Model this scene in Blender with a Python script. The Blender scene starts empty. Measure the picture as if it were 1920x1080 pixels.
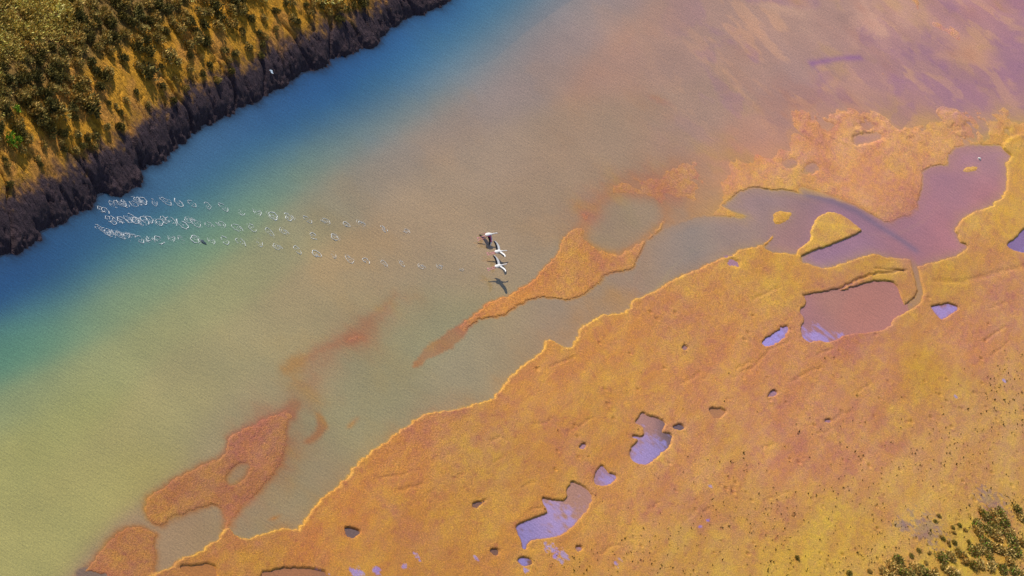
import bpy, math, random
import numpy as np
from mathutils import Matrix, Vector, kdtree

random.seed(7)
rng = np.random.default_rng(7)
C = bpy.context.scene.collection
SC = bpy.context.scene

# ------------------------------------------------------------------ camera
EL, ROLL, DIST, PXM = math.radians(35), math.radians(37.5), 350.0, 25.0
fwd = np.array([0, math.cos(EL), -math.sin(EL)])
up0 = np.array([0, math.sin(EL), math.cos(EL)])
rt0 = np.array([1.0, 0, 0])
RT = math.cos(ROLL) * rt0 + math.sin(ROLL) * up0
UP = -math.sin(ROLL) * rt0 + math.cos(ROLL) * up0
CAM = -fwd * DIST
FPX = DIST * PXM                                   # focal length in photo pixels
cd = bpy.data.cameras.new('camera')
cd.sensor_width = 36.0
cd.lens = 36.0 * FPX / 1920.0
cd.clip_start = 1.0
cd.clip_end = 6000
cam = bpy.data.objects.new('camera', cd)
C.objects.link(cam)
cam.matrix_world = Matrix(((RT[0], UP[0], -fwd[0], CAM[0]), (RT[1], UP[1], -fwd[1], CAM[1]),
                           (RT[2], UP[2], -fwd[2], CAM[2]), (0, 0, 0, 1)))
SC.camera = cam

# ------------------------------------------------------------------ sky, sun, exposure
SUN_EL = math.radians(42)
SUN_AZ = math.atan2(-0.88, 0.47)                   # from +Y towards +X
sund = np.array([math.sin(SUN_AZ) * math.cos(SUN_EL), math.cos(SUN_AZ) * math.cos(SUN_EL), math.sin(SUN_EL)])
W = bpy.data.worlds.new('World')
SC.world = W
W.use_nodes = True
nt = W.node_tree
nt.nodes.clear()
sky = nt.nodes.new('ShaderNodeTexSky')
sky.sky_type = 'NISHITA'
sky.sun_disc = False
sky.sun_elevation = SUN_EL
sky.sun_rotation = SUN_AZ
bg = nt.nodes.new('ShaderNodeBackground')
bg.inputs['Strength'].default_value = 0.09
wo = nt.nodes.new('ShaderNodeOutputWorld')
nt.links.new(sky.outputs[0], bg.inputs[0])
nt.links.new(bg.outputs[0], wo.inputs[0])
sl = bpy.data.lights.new('sun', 'SUN')
sl.energy = 4.2
sl.angle = math.radians(0.5)
sl.color = (1.0, 0.93, 0.80)
so = bpy.data.objects.new('sun', sl)
C.objects.link(so)
so.rotation_euler = Vector(sund).to_track_quat('Z', 'Y').to_euler()
so.location = Vector(sund * 200)
SC.view_settings.view_transform = 'Standard'
SC.view_settings.look = 'None'
SC.view_settings.exposure = 0.0
SC.view_settings.gamma = 1.0

# ------------------------------------------------------------------ helpers
def P(px, py, z=0.0):
    """photo pixel -> point on the horizontal plane at height z"""
    px = np.asarray(px, float); py = np.asarray(py, float)
    d = fwd + ((px - 960) / FPX)[..., None] * RT + ((540 - py) / FPX)[..., None] * UP
    k = (np.asarray(z, float) - CAM[2]) / d[..., 2]
    return CAM + d * k[..., None]

def to_px(X, Y, Z=0.0):
    d = np.stack([X - CAM[0], Y - CAM[1], Z - CAM[2] + 0 * X], -1)
    w = np.maximum(d @ fwd, 1.0)
    return 960 + FPX * (d @ RT) / w, 540 - FPX * (d @ UP) / w

def WP(pts, z=0.0):
    a = np.array(pts, float)
    return P(a[:, 0], a[:, 1], z)[:, :2]

_T = rng.random((512, 512))
def vnoise(x, y):
    xi = np.floor(x).astype(np.int64); yi = np.floor(y).astype(np.int64)
    fx = x - xi; fy = y - yi
    fx = fx * fx * (3 - 2 * fx); fy = fy * fy * (3 - 2 * fy)
    a = _T[xi & 511, yi & 511]; b = _T[(xi + 1) & 511, yi & 511]
    c = _T[xi & 511, (yi + 1) & 511]; d = _T[(xi + 1) & 511, (yi + 1) & 511]
    return (a * (1 - fx) + b * fx) * (1 - fy) + (c * (1 - fx) + d * fx) * fy

def fbm(x, y, f=1.0, o=4, s=0.0):
    v = 0; a = 1.0; t = 0
    for i in range(o):
        v = v + a * vnoise(x * f + 17.3 * i + s, y * f - 9.1 * i + s * 1.7)
        t += a; a *= 0.5; f *= 2.03
    return v / t * 2 - 1                            # -1 .. 1

def sst(x):
    x = np.clip(x, 0, 1)
    return x * x * (3 - 2 * x)

def sdf(poly, X, Y, pad=4.0):
    """signed distance, positive inside; -pad beyond the padded box"""
    poly = np.asarray(poly)
    if len(poly) < 60:                                 # round off traced corners
        nx_ = np.roll(poly, -1, 0)
        poly = np.stack([poly * .75 + nx_ * .25, poly * .25 + nx_ * .75], 1).reshape(-1, 2)
    out = np.full(X.shape, -pad)
    lo = poly.min(0) - pad; hi = poly.max(0) + pad
    m = (X > lo[0]) & (X < hi[0]) & (Y > lo[1]) & (Y < hi[1])
    x = X[m]; y = Y[m]
    if x.size == 0:
        return out
    best = np.full(x.shape, 1e18); ins = np.zeros(x.shape, bool)
    n = len(poly)
    for i in range(n):
        ax, ay = poly[i]; bx, by = poly[(i + 1) % n]
        ex, ey = bx - ax, by - ay
        L = ex * ex + ey * ey + 1e-12
        t = np.clip(((x - ax) * ex + (y - ay) * ey) / L, 0, 1)
        dx = x - ax - t * ex; dy = y - ay - t * ey
        np.minimum(best, dx * dx + dy * dy, out=best)
        c = (ay > y) != (by > y)
        if ey != 0:
            ins ^= c & (x < ex * (y - ay) / ey + ax)
    d = np.sqrt(best)
    out[m] = np.where(ins, d, -d)
    return out

def linedist(poly, X, Y, pad=3.0):
    poly = np.asarray(poly)
    out = np.full(X.shape, 1e3)
    lo = poly.min(0) - pad; hi = poly.max(0) + pad
    m = (X > lo[0]) & (X < hi[0]) & (Y > lo[1]) & (Y < hi[1])
    x = X[m]; y = Y[m]
    best = np.full(x.shape, 1e6)
    for i in range(len(poly) - 1):
        ax, ay = poly[i]; bx, by = poly[i + 1]
        ex, ey = bx - ax, by - ay
        t = np.clip(((x - ax) * ex + (y - ay) * ey) / (ex * ex + ey * ey + 1e-12), 0, 1)
        best = np.minimum(best, np.hypot(x - ax - t * ex, y - ay - t * ey))
    out[m] = best
    return out

def s2l(c):
    c = np.asarray(c, float) / 255.0
    return np.where(c <= 0.04045, c / 12.92, ((c + 0.055) / 1.055) ** 2.4)

def idw(px, py, pts, vals, p=3.0, soft=25.0):
    pts = np.asarray(pts, float); vals = np.asarray(vals, float)
    if vals.ndim == 1: vals = vals[:, None]
    num = np.zeros(px.shape + (vals.shape[1],)); den = np.zeros(px.shape)
    for (qx, qy), v in zip(pts, vals):
        w = ((px - qx) ** 2 + (py - qy) ** 2 + soft * soft) ** (-p / 2)
        num += w[..., None] * v; den += w
    return num / den[..., None]

def mesh_np(name, V, F, smooth=True):
    me = bpy.data.meshes.new(name)
    V = np.ascontiguousarray(V, np.float32); F = np.ascontiguousarray(F, np.int32)
    k = F.shape[1]
    me.vertices.add(len(V)); me.vertices.foreach_set('co', V.ravel())
    me.loops.add(F.size); me.loops.foreach_set('vertex_index', F.ravel())
    me.polygons.add(len(F))
    me.polygons.foreach_set('loop_start', np.arange(0, F.size, k, dtype=np.int32))
    me.polygons.foreach_set('loop_total', np.full(len(F), k, np.int32))
    me.polygons.foreach_set('use_smooth', np.full(len(F), smooth, bool))
    me.update(calc_edges=True)
    return me

def col_attr(me, name, rgb):
    a = me.attributes.new(name, 'FLOAT_COLOR', 'POINT')
    a.data.foreach_set('color', np.concatenate([rgb, np.ones((len(rgb), 1))], 1).astype(np.float32).ravel())

def flt_attr(me, name, v):
    a = me.attributes.new(name, 'FLOAT', 'POINT')
    a.data.foreach_set('value', np.asarray(v, np.float32).ravel())

def link(name, me, mat=None, parent=None, kind=None):
    o = bpy.data.objects.new(name, me)
    C.objects.link(o)
    if mat is not None and me is not None:
        me.materials.append(mat)
    if parent: o.parent = parent
    if kind: o['kind'] = kind
    return o

def tag(o, label, cat, group=None):
    o['label'] = label; o['category'] = cat
    if group: o['group'] = group
    return o

class NT:
    def __init__(self, name):
        self.m = bpy.data.materials.new(name); self.m.use_nodes = True
        self.t = self.m.node_tree; self.t.nodes.clear()
        self.out = self.n('OutputMaterial')
    def n(self, ty, **kw):
        x = self.t.nodes.new('ShaderNode' + ty)
        for k, v in kw.items(): setattr(x, k, v)
        return x
    def l(self, a, b): self.t.links.new(a, b)
    def math(self, op, a, b=None):
        x = self.n('Math', operation=op)
        for i, v in enumerate((a, b)):
            if v is None: continue
            if isinstance(v, (int, float)): x.inputs[i].default_value = v
            else: self.l(v, x.inputs[i])
        return x.outputs[0]
    def mix(self, f, a, b, mode='MIX'):
        x = self.n('Mix', data_type='RGBA', blend_type=mode)
        for s, v in ((x.inputs[0], f), (x.inputs[6], a), (x.inputs[7], b)):
            if isinstance(v, (int, float)): s.default_value = v
            elif isinstance(v, tuple): s.default_value = v + (1,) if len(v) == 3 else v
            else: self.l(v, s)
        return x.outputs[2]
    def noise(self, scale, detail=4, rough=0.55, sc=(1, 1, 1), rot=0.0):
        tc = self.n('TexCoord'); mp = self.n('Mapping')
        mp.inputs['Scale'].default_value = sc; mp.inputs['Rotation'].default_value = (0, 0, rot)
        self.l(tc.outputs['Object'], mp.inputs[0])
        x = self.n('TexNoise'); x.inputs['Scale'].default_value = scale
        x.inputs['Detail'].default_value = detail; x.inputs['Roughness'].default_value = rough
        self.l(mp.outputs[0], x.inputs[0])
        return x.outputs[0]
    def ramp(self, f, stops):
        r = self.n('ValToRGB'); e = r.color_ramp.elements
        while len(e) < len(stops): e.new(0.5)
        for q, (p, c) in zip(e, stops):
            q.position = p; q.color = (c, c, c, 1) if isinstance(c, (int, float)) else c + (1,)
        self.l(f, r.inputs[0]); return r.outputs[0]
    def bump(self, h, dist, strength=1.0):
        b = self.n('Bump'); b.inputs['Distance'].default_value = dist; b.inputs['Strength'].default_value = strength
        self.l(h, b.inputs['Height']); return b.outputs[0]

# ------------------------------------------------------------------ materials
def mat_ground():
    k = NT('wet_mud')
    a = k.n('Attribute', attribute_name='base')
    n1 = k.noise(0.9, 5, 0.6)
    n2 = k.noise(7.0, 4, 0.65)
    n3 = k.noise(2.2, 5, 0.6, (0.35, 1.0, 1.0), 0.4)
    mot = k.noise(1.3, 7, 0.68, (1.0, 0.55, 1.0), -0.24)
    mo2 = k.noise(0.5, 6, 0.62, (1.0, 0.22, 1.0), -0.24)
    c = k.mix(k.ramp(mot, [(0.40, 0.0), (0.60, 1.0)]), a.outputs[0], k.mix(1.0, a.outputs[0], (1.13, 1.20, 0.74), 'MULTIPLY'))
    c = k.mix(k.ramp(mo2, [(0.42, 0.75), (0.60, 0.0)]), c, k.mix(1.0, c, (0.90, 0.74, 0.82), 'MULTIPLY'))
    mau = k.noise(2.6, 5, 0.7, (1.0, 0.6, 1.0), -0.2)
    c = k.mix(k.ramp(mau, [(0.54, 0.0), (0.68, 0.85)]), c, k.mix(1.0, c, (0.84, 0.70, 0.98), 'MULTIPLY'))
    c = k.mix(k.ramp(n3, [(0.50, 0.0), (0.72, 0.5)]), c, (1.16, 1.16, 1.05), 'MULTIPLY')
    v = k.ramp(n2, [(0.30, (0.80, 0.78, 0.78)), (0.70, (1.22, 1.22, 1.22))])
    c = k.mix(0.9, c, v, 'MULTIPLY')
    fine = k.noise(14.0, 3, 0.75)
    c = k.mix(0.9, c, k.ramp(fine, [(0.34, (0.68, 0.68, 0.70)), (0.68, (1.30, 1.30, 1.26))]), 'MULTIPLY')
    b = k.n('BsdfPrincipled')
    k.l(c, b.inputs['Base Color'])
    b.inputs['Roughness'].default_value = 0.62
    b.inputs['Specular IOR Level'].default_value = 0.28
    h = k.math('ADD', k.math('MULTIPLY', n2, 0.7), k.math('MULTIPLY', fine, 0.45))
    k.l(k.bump(h, 0.10), b.inputs['Normal'])
    k.l(b.outputs[0], k.out.inputs[0])
    return k.m

def mat_bank():
    k = NT('bank_earth')
    a = k.n('Attribute', attribute_name='base')
    n2 = k.noise(3.2, 5, 0.65)
    n4 = k.noise(9.0, 4, 0.7)
    c = k.mix(0.9, a.outputs[0], k.ramp(n2, [(0.30, (0.62, 0.60, 0.60)), (0.70, (1.3, 1.3, 1.3))]), 'MULTIPLY')
    c = k.mix(0.8, c, k.ramp(n4, [(0.34, (0.66, 0.64, 0.64)), (0.68, (1.3, 1.3, 1.25))]), 'MULTIPLY')
    # sods run down the slope, which falls towards +X
    rid = k.noise(3.0, 4, 0.6, (0.22, 1.0, 0.5), 0.22)
    b = k.n('BsdfPrincipled')
    k.l(c, b.inputs['Base Color'])
    b.inputs['Roughness'].default_value = 0.75
    b.inputs['Specular IOR Level'].default_value = 0.2
    h = k.math('ADD', k.math('MULTIPLY', rid, 1.4), k.math('MULTIPLY', n4, 0.5))
    k.l(k.bump(h, 0.34), b.inputs['Normal'])
    k.l(b.outputs[0], k.out.inputs[0])
    return k.m

def mat_water():
    k = NT('silty_water')
    a = k.n('Attribute', attribute_name='silt_and_sky')  # silt tone of the water, sky reflections painted in with it
    op = k.n('Attribute', attribute_name='opacity')
    cloud = k.noise(0.22, 4, 0.55)
    speck = k.noise(10.0, 3, 0.9, (0.9, 0.55, 1.0))
    c = k.mix(0.6, a.outputs[0], k.ramp(cloud, [(0.3, (0.88, 0.90, 0.92)), (0.7, (1.1, 1.08, 1.06))]), 'MULTIPLY')
    c = k.mix(0.8, c, k.ramp(speck, [(0.32, (0.70, 0.71, 0.73)), (0.68, (1.30, 1.29, 1.27))]), 'MULTIPLY')
    rip = k.noise(3.0, 3, 0.6, (0.35, 1.6, 1.0), 0.12)
    rip2 = k.noise(8.0, 2, 0.6, (0.6, 1.2, 1.0))
    h = k.math('ADD', rip, k.math('MULTIPLY', rip2, 0.5))
    nb = k.bump(h, 0.010)
    nd = k.bump(h, 0.075)
    df = k.n('BsdfDiffuse'); k.l(c, df.inputs[0]); k.l(nd, df.inputs['Normal'])
    tr = k.n('BsdfTransparent')
    m1 = k.n('MixShader'); k.l(op.outputs['Fac'], m1.inputs[0]); k.l(tr.outputs[0], m1.inputs[1]); k.l(df.outputs[0], m1.inputs[2])
    gl = k.n('BsdfGlossy'); gl.inputs['Roughness'].default_value = 0.06; k.l(nb, gl.inputs['Normal'])
    g = k.n('NewGeometry'); vd = k.n('VectorMath', operation='DOT_PRODUCT')
    k.l(g.outputs['Incoming'], vd.inputs[0]); k.l(nb, vd.inputs[1])
    f5 = k.math('POWER', k.math('SUBTRACT', 1.0, k.math('ABSOLUTE', vd.outputs['Value'])), 4.0)
    fr = k.math('ADD', k.math('MULTIPLY', f5, 0.85), 0.15)      # the same from above and below
    m2 = k.n('MixShader'); k.l(fr, m2.inputs[0]); k.l(m1.outputs[0], m2.inputs[1]); k.l(gl.outputs[0], m2.inputs[2])
    k.l(m2.outputs[0], k.out.inputs[0])
    return k.m

def mat_simple(name, rgb, rough=0.6, var=0.15, scale=12.0, spec=0.3):
    k = NT(name)
    n = k.noise(scale, 3)
    lo = tuple(x * (1 - var) for x in rgb); hi = tuple(min(1, x * (1 + var)) for x in rgb)
    b = k.n('BsdfPrincipled')
    k.l(k.ramp(n, [(0.3, lo), (0.7, hi)]), b.inputs['Base Color'])
    b.inputs['Roughness'].default_value = rough; b.inputs['Specular IOR Level'].default_value = spec
    k.l(b.outputs[0], k.out.inputs[0]); return k.m

def mat_leaf(name, mul=(1, 1, 1)):
    k = NT(name)
    a = k.n('Attribute', attribute_name='leaf')
    oi = k.n('ObjectInfo')
    c = k.mix(1.0, a.outputs[0], mul, 'MULTIPLY')
    c = k.mix(k.math('MULTIPLY', oi.outputs['Random'], 0.5), c, (1.25, 1.05, 0.75), 'MULTIPLY')
    b = k.n('BsdfPrincipled'); k.l(c, b.inputs['Base Color'])
    b.inputs['Roughness'].default_value = 0.7; b.inputs['Specular IOR Level'].default_value = 0.15
    k.l(b.outputs[0], k.out.inputs[0]); return k.m

M_ground, M_bank, M_water = mat_ground(), mat_bank(), mat_water()

# ------------------------------------------------------------------ outlines, traced on the ground
BANKLINE = [(-60, 500), (0, 477), (28, 480), (40, 466), (55, 464), (75, 450), (83, 428), (111, 422), (133, 407), (156, 394),
            (178, 392), (181, 372), (192, 358), (219, 370), (236, 364), (252, 350), (268, 338), (262, 318), (280, 310), (300, 307),
            (328, 278), (350, 263), (364, 246), (392, 236), (417, 221), (442, 212), (450, 198), (485, 195), (500, 182), (517, 172),
            (540, 160), (560, 147), (580, 132), (607, 129), (625, 108), (650, 104), (670, 93), (707, 84), (725, 57), (740, 48),
            (775, 34), (822, 18), (842, 0), (900, -45), (1000, -110)]
MFLAT = [(325, 1055), (367, 1038), (399, 1020), (427, 988), (438, 1002), (455, 1010), (487, 1002), (522, 995), (554, 995), (564, 981),
         (593, 946), (621, 918), (648, 894), (666, 869), (702, 839), (736, 822), (760, 799), (773, 788), (803, 777), (849, 767),
         (897, 757), (933, 736), (953, 711), (967, 691), (992, 674), (1012, 657), (1026, 634), (1045, 645), (1062, 655), (1075, 640),
         (1085, 618), (1094, 610), (1111, 598), (1142, 586), (1156, 590), (1178, 584), (1184, 567), (1206, 556), (1231, 544),
         (1270, 480), (1400, 440), (1450, 425), (1560, 420), (1640, 440), (1700, 440), (1780, 370), (1840, 300), (1900, 260), (2000, 215)]
UFLAT = [(1250, 440), (1256, 400), (1262, 380), (1285, 330), (1330, 280), (1390, 240), (1470, 208), (1560, 190), (1640, 184), (1760, 186),
         (1825, 214), (1830, 240), (1856, 246), (1883, 238), (1905, 215), (1935, 195), (2100, 110), (2100, 240), (1900, 300), (1840, 340),
         (1780, 400), (1700, 460), (1640, 460), (1560, 450), (1450, 450), (1400, 460), (1300, 470)]
LAGOON = [(1247, 428), (1286, 414), (1322, 405), (1392, 411), (1400, 405), (1370, 395), (1356, 386), (1372, 375), (1389, 360), (1411, 354),
          (1442, 357), (1469, 358), (1511, 365), (1558, 372), (1606, 389), (1647, 410), (1658, 419), (1675, 421), (1686, 411), (1708, 408),
          (1722, 394), (1725, 372), (1733, 350), (1731, 322), (1747, 314), (1779, 311), (1781, 292), (1794, 278), (1817, 275), (1844, 274),
          (1878, 275), (1894, 292), (1886, 306), (1889, 325), (1883, 364), (1860, 385), (1830, 395), (1803, 410), (1789, 431), (1800, 456),
          (1812, 461), (1803, 472), (1775, 486), (1744, 494), (1722, 499), (1708, 487), (1678, 485), (1661, 482), (1636, 475), (1594, 489),
          (1542, 503), (1505, 492), (1503, 478), (1478, 474), (1450, 475), (1436, 467), (1428, 460), (1411, 464), (1389, 468), (1372, 478),
          (1339, 489), (1303, 506), (1269, 519), (1231, 544), (1205, 552), (1185, 530), (1192, 507), (1203, 478), (1211, 456), (1231, 442)]
BAR1 = [(767, 690), (804, 645), (841, 617), (869, 601), (891, 582), (919, 565), (962, 544), (1004, 522), (1018, 500), (1042, 475), (1052, 448), (1075, 425), (1105, 435), (1120, 462), (1150, 470), (1185, 458), (1215, 432), (1235, 415), (1250, 400), (1247, 428), (1231, 442), (1211, 456),
        (1203, 478), (1194, 500), (1192, 507), (1167, 511), (1136, 518), (1119, 533), (1100, 551), (1069, 565), (1036, 560), (998, 563),
        (976, 575), (956, 587), (925, 598), (891, 605), (857, 652), (821, 663), (782, 691)]
BAR1POOL = [(1103, 450), (1119, 419), (1150, 381), (1200, 374), (1231, 381), (1240, 411), (1200, 440), (1181, 458), (1153, 467), (1122, 460)]
BAR2 = [(265, 960), (272, 929), (297, 915), (329, 893), (360, 872), (413, 851), (424, 816), (459, 798), (515, 777), (550, 739),
        (571, 756), (561, 777), (543, 795), (536, 823), (533, 855), (527, 876), (512, 900), (498, 918), (462, 953), (441, 981),
        (432, 1000), (412, 1005), (417, 981), (413, 953), (399, 951), (360, 964), (325, 973), (311, 987), (300, 990), (276, 981)]
BAR2POOL = [(424, 900), (438, 879), (455, 871), (468, 872), (462, 880), (459, 893), (434, 911)]
BAR3 = [(100, 1120), (139, 1080), (163, 1052), (198, 1013), (220, 992), (241, 980), (265, 981), (283, 992), (300, 1003), (293, 1017),
        (297, 1038), (297, 1080), (290, 1180), (60, 1180)]
BAR4 = [(520, 690), (545, 665), (600, 640), (660, 620), (690, 595), (720, 570), (748, 540), (735, 575), (710, 590), (690, 620),
        (680, 640), (640, 655), (590, 680), (560, 700), (535, 705)]
BAR5 = [(564, 830), (593, 806), (589, 774), (603, 774), (621, 802), (607, 816), (586, 834)]
BAR6 = [(645, 806), (663, 781), (677, 781), (663, 802)]
BAR7 = [(503, 974), (526, 963), (530, 966), (512, 977)]
BAR8 = [(648, 638), (664, 628), (680, 629), (676, 637), (660, 641)]
ISLE1 = [(1442, 394), (1456, 392), (1486, 392), (1492, 403), (1478, 422), (1458, 429), (1442, 414)]
ISLE2 = [(1519, 431), (1536, 403), (1556, 397), (1581, 403), (1611, 428), (1619, 435), (1567, 457), (1522, 471), (1505, 482), (1490, 474), (1522, 447)]
ISLE3 = [(1424, 462), (1453, 433), (1455, 443), (1438, 464)]
ISLE4 = [(1797, 317), (1811, 307), (1836, 308), (1839, 322), (1822, 329), (1800, 325)]
CREEK = [(1712, 484), (1716, 505), (1722, 530), (1726, 548), (1720, 563), (1706, 574), (1690, 582)]
GROOVE = [(1511, 363), (1560, 378), (1606, 396), (1650, 425), (1690, 450), (1715, 468)]
POOLS = {   # name of each pool: outline, depth
 'a': ([(1507, 554), (1539, 553), (1567, 547), (1589, 542), (1631, 528), (1672, 528), (1683, 539), (1689, 558), (1697, 578), (1692, 589),
        (1678, 594), (1667, 614), (1644, 622), (1611, 625), (1583, 628), (1567, 639), (1550, 643), (1531, 639), (1514, 643), (1503, 633),
        (1500, 617), (1510, 601), (1497, 583), (1511, 572)], .16),
 'b': ([(1428, 642), (1442, 631), (1461, 617), (1475, 612), (1478, 618), (1471, 628), (1472, 633), (1456, 644), (1439, 651), (1429, 648)], .14),
 'c': ([(1744, 574), (1761, 574), (1775, 569), (1783, 571), (1800, 578), (1775, 594), (1764, 600), (1758, 597), (1751, 586)], .14),
 'd': ([(1935, 425), (1919, 431), (1900, 450), (1887, 458), (1892, 468), (1919, 476), (1960, 480), (1990, 440)], .16),
 'e': ([(1203, 772), (1215, 781), (1231, 783), (1249, 792), (1242, 806), (1240, 812), (1261, 814), (1259, 828), (1249, 843), (1231, 858),
        (1214, 872), (1200, 871), (1182, 862), (1178, 851), (1189, 834), (1196, 825), (1186, 823), (1185, 818), (1203, 818), (1210, 811),
        (1200, 797), (1188, 794), (1200, 784)], .14),
 'f': ([(1258, 802), (1270, 795), (1282, 798), (1283, 804), (1272, 808)], .2),
 'g': ([(1129, 872), (1135, 879), (1142, 888), (1156, 892), (1154, 902), (1142, 911), (1119, 911), (1113, 904), (1115, 894), (1120, 879)], .14),
 'h': ([(1069, 903), (1084, 909), (1100, 918), (1112, 933), (1100, 955), (1078, 982), (1057, 1001), (1029, 1010), (1005, 1010), (990, 1016),
        (985, 1030), (978, 1030), (979, 1016), (967, 994), (971, 985), (993, 975), (1026, 964), (1026, 958), (1016, 942), (1017, 936),
        (1029, 936), (1057, 942), (1066, 933), (1061, 921), (1068, 915)], .14),
 'i': ([(970, 1049), (984, 1046), (996, 1051), (996, 1057), (984, 1062), (973, 1057)], .16),
 'j': ([(1328, 767), (1347, 766), (1363, 772), (1351, 784), (1339, 787), (1332, 779)], .12),
 'k': ([(1435, 746), (1446, 734), (1456, 734), (1455, 740), (1442, 746)], .2),
 'l': ([(646, 1005), (647, 991), (652, 990), (677, 996), (675, 1002), (660, 1010)], .2),
 'm': ([(884, 947), (895, 942), (910, 937), (908, 944), (897, 948), (893, 953), (886, 953)], .2),
 'n': ([(918, 1034), (925, 1030), (936, 1032), (933, 1039), (925, 1042)], .2),
 'o': ([(1077, 1026), (1092, 1026), (1089, 1033), (1081, 1036)], .2),
 'p': ([(1084, 841), (1092, 833), (1100, 833), (1093, 842)], .2),
 'q': ([(1543, 793), (1548, 787), (1557, 787), (1555, 794)], .2),
 'r': ([(1278, 653), (1282, 648), (1289, 650), (1287, 656), (1280, 657)], .2),
 's': ([(484, 1074), (522, 1068), (564, 1065), (600, 1069), (612, 1074), (640, 1150), (470, 1150)], .1),
 't': ([(332, 1062), (367, 1062), (389, 1058), (406, 1064), (406, 1085), (380, 1095), (345, 1075)], .08),
 'u': ([(153, 1078), (163, 1071), (184, 1075), (204, 1077), (210, 1110), (150, 1110)], .2),
 'v': ([(1364, 486), (1372, 487), (1387, 494), (1381, 499), (1366, 496)], .16),
 'w': ([(1600, 257), (1611, 253), (1628, 251), (1653, 252), (1650, 260), (1622, 268), (1601, 274)], .16),
 'x': ([(1511, 311), (1531, 306), (1531, 319), (1503, 328)], .14),
 'y': ([(1470, 303), (1490, 299), (1495, 306), (1480, 317), (1468, 312)], .12),
}
BD = np.array([0.262, 0.965])                        # the channel runs this way
BN = np.array([0.965, -0.262])                       # from the bank towards the flat
w0 = WP(BANKLINE)
bank_poly = np.concatenate([[w0[0] - BD * 1500], w0, [w0[-1] + BD * 1500], [w0[-1] + BD * 1500 - BN * 2000], [w0[0] - BD * 1500 - BN * 2000]])
m0 = WP(MFLAT)
m_poly = np.concatenate([[m0[0] - BD * 1500], m0, [m0[-1] + BN * 10 + BD * 5], [m0[-1] + BD * 1500 + BN * 200],
                         [m0[-1] + BD * 1500 + BN * 2500], [m0[0] - BD * 1500 + BN * 2500]])
TREF = w0[1]

def bank_profile(s, t):
    """height of the bank at s metres behind the waterline, t metres along it"""
    H = np.interp(t, [-20, 0, 25, 62, 90], [2.0, 1.95, 1.75, 1.1, .95])
    wd = H * 1.6
    x = np.clip(s / wd, 0, 1)
    lo = H * (0.42 * x + 0.58 * (1 - (1 - x) ** 2))                    # dark mud face, steeper towards the water
    up = np.clip(s - wd, 0, 7.0); pl = np.clip(s - wd - 7.0, 0, 1e4)
    gentle = 0.46 * up - 0.022 * up * up
    return np.where(s > 0, lo + gentle + 0.02 * np.minimum(pl, 60), s * 0.55)

# ------------------------------------------------------------------ tessellation: fine where the place is seen, wide beyond
O0 = P(960, 540)[:2]
Uv = (P(1060, 540)[:2] - P(860, 540)[:2]) / 200.0
Vv = (P(960, 640)[:2] - P(960, 440)[:2]) / 200.0
def axis(half, step, far):
    a = list(np.arange(-half, half + .1, step)); d = step; x = half; r = []
    while x < far:
        d *= 1.35; x += d; r.append(x)
    return np.array([-q for q in r[::-1]] + a + r)
ua = axis(1070, 2.0, 26000); va = axis(640, 2.0, 20000)
UU, VV = np.meshgrid(ua, va, indexing='ij')
GX = O0[0] + UU * Uv[0] + VV * Vv[0]; GY = O0[1] + UU * Uv[1] + VV * Vv[1]
PX, PY = to_px(GX, GY)
far_ = (np.abs(UU) > 3000) | (np.abs(VV) > 2500)
PXc = np.clip(PX, -400, 2320); PYc = np.clip(PY, -400, 1480)

rag = fbm(GX, GY, 1.6, 4, 3.0); rag2 = fbm(GX, GY, 0.45, 4, 8.0); rag = rag + .75 * fbm(GX, GY, 4.2, 3, 14.0); big = fbm(GX, GY, 0.16, 4, 1.0)
sb = sdf(bank_poly, GX, GY, 3000.0)
_sm = np.stack([np.convolve(np.pad(w0[:, c], 6, 'edge'), np.hanning(15)[1:-1] / np.hanning(15).sum(), 'valid') for c in (0, 1)], 1)
bank2 = np.concatenate([[_sm[0] - BD * 1500], _sm, [_sm[-1] + BD * 1500], [_sm[-1] + BD * 1500 - BN * 2000], [_sm[0] - BD * 1500 - BN * 2000]])
sb2 = sdf(bank2, GX, GY, 3000.0)
_k = sst(sb / 1.6)
ss = np.where(sb > 0, sb * (1 - _k) + np.maximum(sb2, .35 * sb) * _k, sb)
tb = (GX - TREF[0]) * BD[0] + (GY - TREF[1]) * BD[1]

DP = [(200, 500, 1.4), (400, 350, 1.4), (700, 120, 1.4), (300, 650, 1.4), (100, 900, 1.4), (600, 500, 1.0), (900, 300, .9), (1100, 250, .65),
      (1300, 150, .42), (1500, 100, .24), (1700, 60, .18), (1850, 60, .16), (1880, 170, .26), (1750, 150, .26), (1400, 200, .3), (1250, 280, .32), (780, 640, .6), (600, 880, .45),
      (500, 950, .42), (350, 990, .36), (1000, 600, .42), (1150, 540, .32), (640, 700, .6), (480, 700, .95), (1000, 480, .6), (250, 1050, .3), (1900, 10, .2), (1100, 10, .6)]
zb = -idw(PXc, PYc, [d[:2] for d in DP], [d[2] for d in DP], 3.5, 40)[..., 0]
stre = fbm(GX * 0.28 + GY * .10, GY * 0.42 - GX * 0.05, 0.8, 4, 5.0)
shal = sst((PXc - 1150) / 400)
zb = zb + 0.05 * big + shal * (0.14 * stre + 0.04 * rag2 + .04)
def raise_(z, poly, h, w, amp, amp2=0.0, pad=4.0):
    d = sdf(poly, GX, GY, pad) + rag * amp + rag2 * amp2
    f = sst(d / w * 0.5 + 0.5)
    return z * (1 - f) + h * f, d
Z = zb
TOPBAR = [(1050, 455), (1050, 420), (1066, 380), (1095, 345), (1140, 325), (1205, 312), (1260, 300), (1320, 270), (1330, 330), (1275, 385), (1262, 430), (1200, 470), (1120, 480)]
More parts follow.
